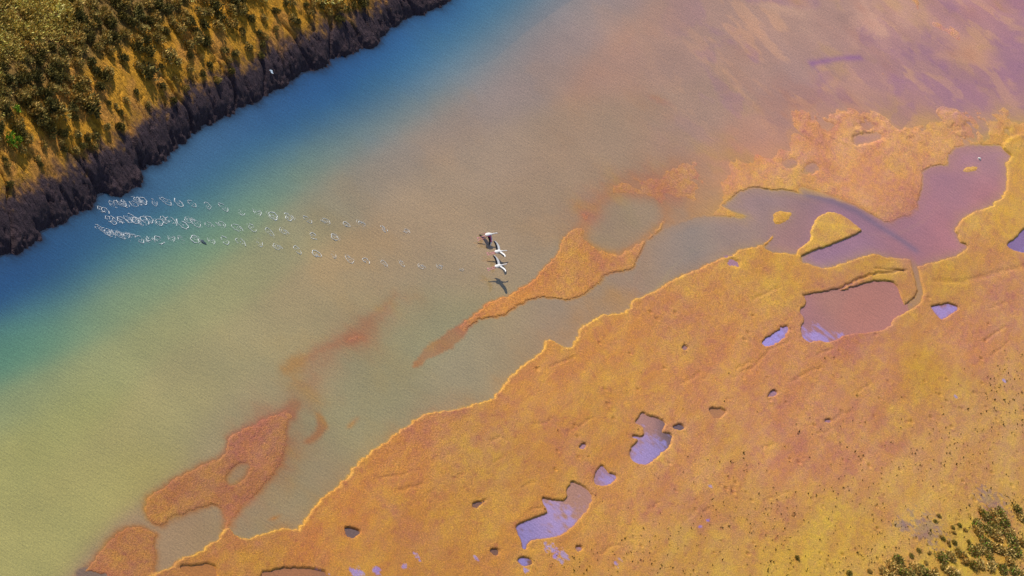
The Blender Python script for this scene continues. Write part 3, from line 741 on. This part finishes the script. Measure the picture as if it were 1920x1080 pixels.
STRETCH = [(0, 60, 'near the bright green shrub'), (60, 140, 'left of the trails'), (140, 230, 'above the trails'),
           (230, 330, 'right of the trails'), (330, 440, 'left of the pale scrap'), (440, 560, 'above the pale scrap'), (560, 700, 'near the top edge')]
rows = {}
for px, py, s_, o, sc in front:
    r = 'closest to the bare mud' if s_ < 5.2 else 'at mid slope' if s_ < 8 else 'against the dense scrub'
    st = next((n for a, b, n in STRETCH if a <= px < b), STRETCH[-1][2])
    rows.setdefault((r, st), []).append((px, o, sc))
for (r, st), L in rows.items():
    L.sort(key=lambda q: q[0])
    for i, (px, o, sc) in enumerate(L):
        d = 'spreading' if sc > 1.2 else 'small' if sc < .72 else 'olive'
        pos = (ORD[i] + ' from left, ') if len(L) > 1 else 'single one '
        tag(o, f'{d} shrub, {pos}{r}, {st}', 'shrub', 'shrubs on the golden bank slope')
gme, _ = shrub_mesh(555, GRN, M_leafg, 320, .62, .8)
x, y, z, _, _ = hit(17, 268)
tag(place_shrub(gme, x, y, z, 1.05), 'bright green round shrub by the left edge, the only vivid green one', 'shrub', 'shrubs on the golden bank slope')
gme2, _ = shrub_mesh(556, GRN, M_leafg, 200, .45, .7)
x, y, z, _, _ = hit(30, 208)
tag(place_shrub(gme2, x, y, z, .8), 'dark green shrub just above the bright green one at left edge', 'shrub', 'shrubs on the golden bank slope')

# dense scrub behind: the front ones singly, the rest as one mass
fronts_xy = np.array([[o.location.x, o.location.y] for *_, o, _ in front])
cand = []
for k in range(30000):
    t_ = rng.uniform(-25, 110); s_ = rng.uniform(3.5, 75)
    q = TREF + BD * t_ - BN * s_
    cand.append((q[0], q[1]))
kept = []; cell = {}
for x, y in cand:
    key = (int(x / .8), int(y / .8)); ok = True
    for a in (-1, 0, 1):
        for b in (-1, 0, 1):
            for (u, v) in cell.get((key[0] + a, key[1] + b), ()):
                if (u - x) ** 2 + (v - y) ** 2 < .52: ok = False
    if not ok: continue
    g, s_, t_ = ground_z(x, y)
    edge = 6.0 + 1.0 * math.sin(t_ * .35) + .8 * math.sin(t_ * .9 + 2) - (2.0 if t_ > 45 else 0)
    if s_ < edge - .6: continue
    if rng.random() > min(1, .4 + (s_ - edge) * .6): continue
    px, py = to_px(np.array(x), np.array(y), g)
    if not (-260 < px < 1100 and -260 < py < 600): continue
    if np.min(np.hypot(fronts_xy[:, 0] - x, fronts_xy[:, 1] - y)) < .6: continue
    cell.setdefault(key, []).append((x, y)); kept.append((s_ - edge, x, y, g, float(px), float(py)))
kept.sort()
inview = [k for k in kept if -10 < k[4] < 1930 and -5 < k[5] < 1085]
single = set(id(k) for k in inview[:105])
SV, SF, SK = [], [], []; nb_ = 0
for k in kept:
    _, x, y, g, px, py = k
    if id(k) in single:
        i = random.randrange(6)
        tag(place_shrub(PROTO[i][0], x, y, g, random.uniform(.8, 1.15)), 'feathery olive shrub in the crowded front edge of the dense scrub', 'shrub', 'shrubs crowding the scrub edge')
        continue
    V, F, K = STUFFP[random.randrange(9)]
    a = random.uniform(0, 6.28); s = random.uniform(.75, 1.2); ca, sa = math.cos(a) * s, math.sin(a) * s
    V2 = np.stack([V[:, 0] * ca - V[:, 1] * sa + x, V[:, 0] * sa + V[:, 1] * ca + y, V[:, 2] * s * random.uniform(.75, 1.15) + g - .03], 1)
    SV.append(V2); SF.append(F + nb_); nb_ += len(V)
    pale = .5 + .5 * math.sin(x * .23 + 1) * math.sin(y * .11)
    SK.append(np.clip(K * random.uniform(.55, .9) * (np.array([.95, 1.0, .9]) + pale * np.array([.35, .34, .25])), 0, .75))
me = mesh_np('scrub', np.concatenate(SV), np.concatenate(SF), False); col_attr(me, 'leaf', np.concatenate(SK))
o = link('scrub', me, M_leaf); o['kind'] = 'stuff'; tag(o, 'dense olive brown scrub covering the top of the far bank', 'scrub')

# lower right corner
Z8 = [(1050, 750), (1090, 760), (1130, 740), (1000, 830), (1060, 830), (1110, 870), (1150, 800), (1180, 840), (1220, 720), (1240, 760), (980, 930), (1020, 930), (1060, 960),
      (1150, 940), (1210, 945), (1240, 890), (870, 810), (880, 840), (910, 800), (940, 825), (820, 870), (850, 900), (880, 890), (860, 970), (900, 950), (930, 980), (820, 980),
      (730, 1000), (690, 935), (750, 945), (650, 960), (680, 1030), (720, 1050), (750, 1060), (580, 990), (550, 1020), (600, 1040), (520, 1060), (640, 1060), (780, 1040), (820, 1030),
      (870, 1050), (880, 1070), (1010, 1010), (980, 1020), (1080, 1020), (1140, 1040), (1170, 990), (1200, 1040), (1240, 1070), (320, 1060), (430, 1045), (45, 975), (800, 750),
      (780, 780), (810, 860), (1000, 790), (1030, 740), (1080, 800), (1140, 770), (1190, 880), (1100, 920), (1040, 900), (1090, 840), (1130, 830), (1070, 900), (960, 890)]
SMALL = {(870, 810), (880, 840), (910, 800), (940, 825), (820, 870), (850, 900), (880, 890), (690, 935), (750, 945), (650, 960), (320, 1060), (430, 1045), (45, 975), (800, 750), (780, 780), (810, 860), (730, 1000), (780, 1040), (820, 1030), (960, 890)}
PROTO2 = [shrub_mesh(300 + i, OLV + TAN[:3] if i % 2 else OLV + GRN[1:2], M_leaf, 420, .65, .6) for i in range(4)]
rows = {}
for i, (zx, zy) in enumerate(Z8):
    px, py = 1480 + zx / 2.843, 700 + zy / 2.843
    q = P(px, py + 3, .2); g, _, _ = ground_z(q[0], q[1])
    sm_ = (zx, zy) in SMALL
    o = place_shrub(PROTO2[i % 4][0], q[0], q[1], g, random.uniform(.36, .5) if sm_ else random.uniform(.85, 1.25), None if sm_ else random.uniform(.6, .85))
    if px < 1640: key = 'standing apart on yellow mud'
    elif py > 1030: key = 'along the bottom edge near the corner'
    elif px > 1860: key = 'by the right edge above the corner'
    elif py > 990: key = 'in the lower clump of the corner'
    else: key = 'by the grey mud patches above the corner'
    rows.setdefault(key, []).append((px, o, sm_))
for key, L in rows.items():
    L.sort(key=lambda q: q[0])
    for i, (px, o, sm_) in enumerate(L):
        tag(o, f"{'tiny dark' if sm_ else 'olive'} shrub, {ORD[i]} from left, {key}", 'shrub', 'shrubs in the lower right corner')

# tiny plants and stubble scattered on the drying mud: nobody could count them
SV, SF, SK = [], [], []; nb_ = 0
tries = 0
while len(SV) < 10000 and tries < 27000:
    tries += 1
    px, py = rng.uniform(1000, 2020), rng.uniform(650, 1180)
    d = (px - 1250) / 700 + (py - 860) / 260
    pr = np.clip(d * .35, 0, .8) * (.25 + .75 * (math.sin(px * .021 + py * .013) * math.sin(py * .03 - px * .008) > -.05))
    if px > 1850 and 690 < py < 800: pr = max(pr, .5)
    if rng.random() > pr + .006: continue
    q = P(px, py, .2); g, _, _ = ground_z(q[0], q[1])
    if g < .1: continue
    s = rng.uniform(.035, .085) * (1.5 if rng.random() < .1 else 1)
    for b in range(5):
        a = rng.uniform(0, 6.28); ln = np.array([math.cos(a) * s * .6, math.sin(a) * s * .6, s * rng.uniform(.9, 1.7)]); sd = np.array([-math.sin(a), math.cos(a), 0]) * s * .35
        b0 = np.array([q[0] + rng.normal() * s * .3, q[1] + rng.normal() * s * .3, g - .01])
        SV.append(np.array([b0 - sd, b0 + sd, b0 + ln + sd * .4, b0 + ln - sd * .4])); SF.append(np.array([[0, 1, 2, 3]]) + nb_); nb_ += 4
        SK.append(np.tile(DRK[rng.integers(4)] * rng.uniform(.9, 1.8), (4, 1)))
me = mesh_np('seedlings', np.concatenate(SV), np.concatenate(SF), False); col_attr(me, 'leaf', np.concatenate(SK))
o = link('seedlings', me, M_leaf); o['kind'] = 'stuff'; tag(o, 'tiny dark seedlings scattered over the drying yellow mud', 'seedlings')

# ------------------------------------------------------------------ splash rings
M_foam = mat_simple('foam', (.86, .9, .95), .4, .06)
def tube_seg(V, F, pts, rad, n=5):
    b0 = len(V); pts = np.asarray(pts)
    for i, p in enumerate(pts):
        t = pts[min(i + 1, len(pts) - 1)] - pts[max(i - 1, 0)]; t /= np.linalg.norm(t) + 1e-9
        s = np.cross(t, [0, 0, 1.0]); s /= np.linalg.norm(s) + 1e-9; u = np.cross(s, t)
        r = rad[i] if hasattr(rad, '__len__') else rad
        for k in range(n):
            a = 2 * math.pi * k / n; V.append(p + (s * math.cos(a) + u * math.sin(a)) * r)
    for i in range(len(pts) - 1):
        for k in range(n):
            a = b0 + i * n + k; b = b0 + i * n + (k + 1) % n
            F.append([a, b, b + n, a + n])
def ring_mesh(seed, fine=False):
    r = np.random.default_rng(seed); V = []; F = []
    ph = r.uniform(0, 6.28, 4)
    def rad(a, R): return R * (1 + .13 * math.sin(2 * a + ph[0]) + .09 * math.sin(3 * a + ph[1]) + .05 * math.sin(7 * a + ph[2]))
    for R, th, cov in ((.36, r.uniform(.014, .022), r.uniform(.58, .82)), (.20, .012, r.uniform(.1, .5))) + (((.52, .006, .3),) if seed % 3 == 1 else ()):
        N = 48; on = np.zeros(N, bool); k = 0
        while k < N:
            ln = int(r.integers(3, 9)); on[k:k + ln] = r.random() < cov; k += ln
        run = []
        for i in range(N + 1):
            a = 2 * math.pi * i / N
            if i < N and on[i]:
                run.append([rad(a, R) * math.cos(a) + r.normal() * .012, rad(a, R) * math.sin(a) + r.normal() * .012, .012 + abs(r.normal()) * .012])
            else:
                if len(run) > 1: tube_seg(V, F, run, [th * (.5 + r.random()) * (.4 if j in (0, len(run) - 1) else 1) for j in range(len(run))])
                run = []
    for i in range(9):                                # flecks of foam and drops
        a = r.uniform(0, 6.28); d = abs(r.normal()) * .22; c = np.array([math.cos(a) * d, math.sin(a) * d, .012]); s = r.uniform(.012, .034)
        b = np.array([r.normal(), r.normal(), .2]); b /= np.linalg.norm(b)
        tube_seg(V, F, [c - b * s, c, c + b * s], [s * .3, s * .8, s * .3])
    return mesh_np('splash_ring', np.array(V), np.array(F), True)
RINGS = [ring_mesh(900 + i) for i in range(18)]
for m_ in RINGS: m_.materials.append(M_foam)
TOP = [(189, 393), (197, 395), (211, 384), (220, 381), (228, 382), (235, 383), (250, 382), (259, 377), (268, 377), (289, 380), (311, 378), (335, 381), (360, 382), (390, 387),
       (419, 389), (451, 396), (482, 398), (512, 405), (541, 407), (577, 412), (610, 415), (649, 421), (681, 423), (720, 430), (762, 434)]
MID = [(203, 411), (212, 414), (220, 414), (229, 413), (239, 412), (248, 409), (254, 414), (263, 416), (271, 413), (280, 412), (299, 417), (309, 413), (321, 415), (342, 421),
       (355, 413), (367, 419), (392, 422), (414, 421), (445, 428), (472, 427), (505, 435), (532, 434), (587, 443), (627, 445)]
BOT = [(186, 428), (199, 434), (206, 437), (214, 437), (224, 441), (233, 441), (241, 444), (252, 445), (262, 449), (272, 447), (282, 450), (298, 451), (321, 447), (342, 450),
       (365, 449), (396, 452), (422, 451), (451, 454), (484, 455), (520, 463), (557, 469), (593, 476), (623, 478), (655, 487), (686, 489), (720, 494), (753, 494), (790, 500),
       (824, 500), (865, 506)]
for nm, L in (('top', TOP), ('middle', MID), ('bottom', BOT)):
    n = len(L)
    for i, (px, py) in enumerate(L):
        o = bpy.data.objects.new('splash_ring', RINGS[random.randrange(18)]); C.objects.link(o)
        q = P(px, py); o.location = (q[0], q[1], 0.004)
        s = np.interp(px, [180, 300, 480, 620, 800, 865], [.85, .95, 1.0, .82, .75, .42]) * random.uniform(.9, 1.15)
        o.scale = (s * random.uniform(.95, 1.2), s * random.uniform(.65, .95), 1.0); o.rotation_euler = (0, 0, random.choice((0, math.pi)) + random.uniform(-.4, .4))
        tag(o, f'white foam splash ring, {ORD[n - 1 - i]} from the right end of the {nm} trail', 'splash', f'splash rings of the {nm} trail')

# ------------------------------------------------------------------ flamingos taking off
M_white = mat_simple('white_feather', (.86, .84, .84), .7, .05)
M_black = mat_simple('black_feather', (.02, .017, .022), .6, .2)
M_pink = mat_simple('pink_skin', (.80, .30, .38), .55, .1)
M_rose = mat_simple('rose_covert', (.72, .08, .24), .6, .15)
def loft(rings, V, F, mats, mi, cap=True):
    b0 = len(V); n = len(rings[0])
    for r_ in rings: V.extend(np.asarray(p, float) for p in r_)
    for i in range(len(rings) - 1):
        for k in range(n):
            a = b0 + i * n + k; b = b0 + i * n + (k + 1) % n
            F.append([a, b, b + n, a + n]); mats.append(mi)
    if cap:
        F.append([b0 + k for k in range(n)][::-1]); mats.append(mi)
        e = b0 + (len(rings) - 1) * n; F.append([e + k for k in range(n)]); mats.append(mi)
def ring_at(p, t, ry, rz, n=12):
    t = np.asarray(t, float) / np.linalg.norm(t); s = np.cross([0, 0, 1.0], t); s /= np.linalg.norm(s); u = np.cross(t, s)
    return [np.asarray(p) + s * ry * math.cos(2 * math.pi * k / n) + u * rz * math.sin(2 * math.pi * k / n) for k in range(n)]
def tube(path, rad, V, F, mats, mi, n=10):
    path = [np.asarray(p, float) for p in path]; rs = []
    for i, p in enumerate(path):
        t = path[min(i + 1, len(path) - 1)] - path[max(i - 1, 0)]
        r = rad[i]; ry, rz = r if isinstance(r, tuple) else (r, r)
        rs.append(ring_at(p, t, ry, rz, n))
    loft(rs, V, F, mats, mi)
def flamingo(name, dih_l, dih_r, tipbend, legs, neck_up=0.0, rose=False):
    """x forward, y left, z up; one continuous body"""
    V, F, Mx = [], [], []
    # white 0, black 1, pink 2, rose 3
    tube([(-.44, 0, .03), (-.36, 0, .03), (-.24, 0, .01), (-.08, 0, -.01), (.10, 0, 0), (.22, 0, .03), (.30, 0, .05)],
         [(.04, .02), (.10, .04), (.15, .10), (.175, .15), (.155, .135), (.10, .09), (.05, .05)], V, F, Mx, 0, 14)
    nk = neck_up
    tube([(.24, 0, .04), (.34, 0, .055 + nk * .1), (.46, 0, .075 + nk * .3), (.58, 0, .08 + nk * .5), (.69, 0, .075 + nk * .6), (.78, 0, .07 + nk * .6), (.84, 0, .06 + nk * .6)],
         [.06, .046, .038, .034, .032, .044, .032], V, F, Mx, 0)
    tube([(.83, 0, .06 + nk * .6), (.88, 0, .045 + nk * .6), (.92, 0, .02 + nk * .6)], [.026, .021, .014], V, F, Mx, 4)
    tube([(.915, 0, .024 + nk * .6), (.935, 0, -.005 + nk * .6), (.94, 0, -.03 + nk * .6)], [.017, .015, .009], V, F, Mx, 4)
    for sgn, dih in ((1, dih_l), (-1, dih_r)):
        # spanwise stations: distance, lead x, trail x, thickness
        st = [(.06, .17, -.20, .05), (.18, .20, -.22, .045), (.34, .24, -.19, .036), (.50, .20, -.17, .03), (.64, .12, -.20, .024), (.76, .02, -.24, .020), (.84, -.10, -.27, .016)]
        rsW, rsB = [], []
        y = .0; z = .03; prev = 0.0; pts = []
        for i, (sp, lx, tx, th) in enumerate(st):
            a = dih + tipbend * (sp / .84) ** 2 * (1 if dih > 0 else 1)
            dd = sp - prev; prev = sp
            y += dd * math.cos(a); z += dd * math.sin(a)
            nrm = np.array([0, -math.sin(a) * sgn, math.cos(a)])
            c = np.array([0, y * sgn, z]); mid = tx + (lx - tx) * (.46 if sp < .6 else .62)
            def sec(x0, x1, t0, t1):
                return [c + np.array([x0, 0, 0]) + nrm * t0 * .35, c + np.array([(x0 + x1) / 2, 0, 0]) + nrm * (t0 + t1) * .5, c + np.array([x1, 0, 0]) + nrm * t1 * .5,
                        c + np.array([x1, 0, 0]) - nrm * t1 * .5, c + np.array([(x0 + x1) / 2, 0, 0]) - nrm * (t0 + t1) * .45, c + np.array([x0, 0, 0]) - nrm * t0 * .35]
            rsW.append(sec(lx, mid - .015, th * .8, th)); rsB.append(sec(mid + .015, tx, th, th * .45))
        if sgn < 0: rsW = [r_[::-1] for r_ in rsW]; rsB = [r_[::-1] for r_ in rsB]
        n0 = len(V); loft(rsW, V, F, Mx, 0); m0_ = len(Mx); loft(rsB, V, F, Mx, 5 if sgn > 0 else 6)
        bb = c
    for sgn in (1, -1):
        lp = legs[0 if sgn > 0 else 1]
        tube([np.array([-.16, .06 * sgn, -.05])] + [np.array([p[0], .05 * sgn + p[1], p[2]]) for p in lp], [.055] + [.027] * (len(lp) - 2) + [.02] + [.02], V, F, Mx, 2, 8)
        e = np.array([lp[-1][0], .05 * sgn + lp[-1][1], lp[-1][2]])
        tube([e + np.array([.02, 0, .0]), e + np.array([-.06, 0, -.012]), e + np.array([-.13, 0, -.02])], [(.014, .012), (.045, .012), (.05, .011)], V, F, Mx, 2, 8)
    pts = []
    for f, mi in zip(F, Mx):
        q = np.array([V[j] for j in f])
        for a in np.linspace(.1, .9, 4):
            for b in np.linspace(.1, .9, 4):
                if len(q) == 4: pts.append(((q[0] * (1 - a) + q[1] * a) * (1 - b) + (q[3] * (1 - a) + q[2] * a) * b, mi))
    kd = kdtree.KDTree(len(pts))
    for i, (p, mi) in enumerate(pts): kd.insert(p, i)
    kd.balance()
    def grow(which, nm):
        keep = [f for f, mi in zip(F, Mx) if mi in which]
        us = sorted({j for f in keep for j in f}); re = {j: n for n, j in enumerate(us)}
        src = bpy.data.meshes.new('src'); src.from_pydata([tuple(V[j]) for j in us], [], [[re[j] for j in f] for f in keep]); src.update()
        tmp = bpy.data.objects.new('tmp', src); C.objects.link(tmp)
        md = tmp.modifiers.new('r', 'REMESH'); md.mode = 'VOXEL'; md.voxel_size = .0085; md.use_smooth_shade = True
        sm2 = tmp.modifiers.new('s', 'SMOOTH'); sm2.factor = .5; sm2.iterations = 2
        dg = bpy.context.evaluated_depsgraph_get(); dg.update()
        me = bpy.data.meshes.new_from_object(tmp.evaluated_get(dg))
        bpy.data.objects.remove(tmp)
        me.name = nm; me.materials.clear()
        o = bpy.data.objects.new(nm, me); C.objects.link(o)
        for m_ in (M_white, M_black, M_pink, M_rose): me.materials.append(m_)
        for p in me.polygons:
            c = p.center; mi = pts[kd.find(c)[1]][1]
            if mi == 4: mi = 1 if c.x > .915 else 2
            if mi > 4: mi = 1
            if mi == 0 and abs(c.y) > .16 and p.normal.z < -.2: mi = 3 if c.x > .12 else 1
            if mi == 0 and rose and abs(c.y) > .13 and abs(c.y) < .5 and c.x < .10: mi = 3
            p.material_index = mi; p.use_smooth = True
        return o
    o = grow((0, 2, 3), 'flamingo')
    for w, nm in (((4,), 'bill'), ((5,), 'flight_feathers'), ((6,), 'flight_feathers')):
        grow(w, nm).parent = o
    return o
trail_legs = ([(-.34, 0, -.07), (-.52, .01, -.10), (-.74, .0, -.13), (-.98, .01, -.12)], [(-.32, 0, -.08), (-.50, 0, -.13), (-.72, -.01, -.17), (-.95, 0, -.19)])
run_legs = ([(-.28, 0, -.14), (-.46, .02, -.26), (-.66, .02, -.30), (-.84, .02, -.34)], [(-.20, 0, -.16), (-.34, -.01, -.32), (-.58, -.02, -.36), (-.80, -.02, -.42)])
for nm, px, py, h, hd, dl, dr, tb_, lg, nk, lab in (
    ('a', 917, 440, .62, 60, -.75, -.50, -.25, run_legs, .02, 'white flamingo with lowered black wings, highest of the three over the water'),
    ('b', 935, 472, .55, 58, .34, .34, .12, trail_legs, -.03, 'white flamingo with raised wings flying between the other two birds'),
    ('c', 935, 499, .80, 63, .34, .30, .12, trail_legs, .03, 'white flamingo with raised wings nearest the mud bar, legs trailing')):
    o = flamingo(nm, dl, dr, tb_, lg, nk, nm == 'a')
    q = P(px, py, h); o.location = (q[0], q[1], h); o.rotation_euler = (0, 0, math.radians(hd))
    o.scale = (1.0, 1.04, 1.0)
    tag(o, lab, 'flamingo', 'flamingos taking off')

# ------------------------------------------------------------------ small single things
def lump_mesh(seed, sx, sy, sz, n=10, m=7):
    r = np.random.default_rng(seed); V = []; F = []
    for j in range(m + 1):
        a = math.pi * j / m
        for i in range(n):
            b = 2 * math.pi * i / n; k = 1 + .18 * r.normal() * (0 < j < m)
            V.append([sx * k * math.sin(a) * math.cos(b), sy * k * math.sin(a) * math.sin(b), sz * k * math.cos(a)])
    for j in range(m):
        for i in range(n):
            a = j * n + i; b = j * n + (i + 1) % n; F.append([a, a + n, b + n, b])
    return mesh_np('lump', np.array(V), np.array(F), True)
x, y, z, _, _ = hit(507, 136)
V = []; F = []
nx, ny = 7, 5
r = np.random.default_rng(5)
for j in range(ny):
    for i in range(nx):
        V.append([(i / (nx - 1) - .5) * .42, (j / (ny - 1) - .5) * .24 + .1 * (i / nx), .05 + .05 * math.sin(i * 1.3 + j) + r.normal() * .012])
k0 = len(V)
V += [[a, b, c - .012] for a, b, c in V]
for j in range(ny - 1):
    for i in range(nx - 1):
        a = j * nx + i; F.append([a, a + 1, a + nx + 1, a + nx]); F.append([k0 + a, k0 + a + nx, k0 + a + nx + 1, k0 + a + 1])
o = link('scrap', mesh_np('scrap', np.array(V), np.array(F), True), mat_simple('pale_scrap', (.62, .74, .9), .5, .05))
o.location = (x, y, z + .04); o.rotation_euler = (0, .45, .2); tag(o, 'small pale blue white scrap lying on the dark mud bank', 'scrap')
q = P(1836, 298); g, _, _ = ground_z(q[0], q[1])
o = link('stone', lump_mesh(3, .14, .12, .10), mat_simple('pale_stone', (.8, .8, .78), .6, .08)); o.location = (q[0], q[1], max(g, 0) + .04)
tag(o, 'small whitish stone in the purple lagoon above a round islet', 'stone')
q = P(381, 454)
o = link('mud_clod', lump_mesh(9, .30, .16, .06), mat_simple('clod', (.05, .08, .11), .7, .2)); o.location = (q[0], q[1], .0)
tag(o, 'dark clod just breaking the water among the bottom trail of splashes', 'clod')
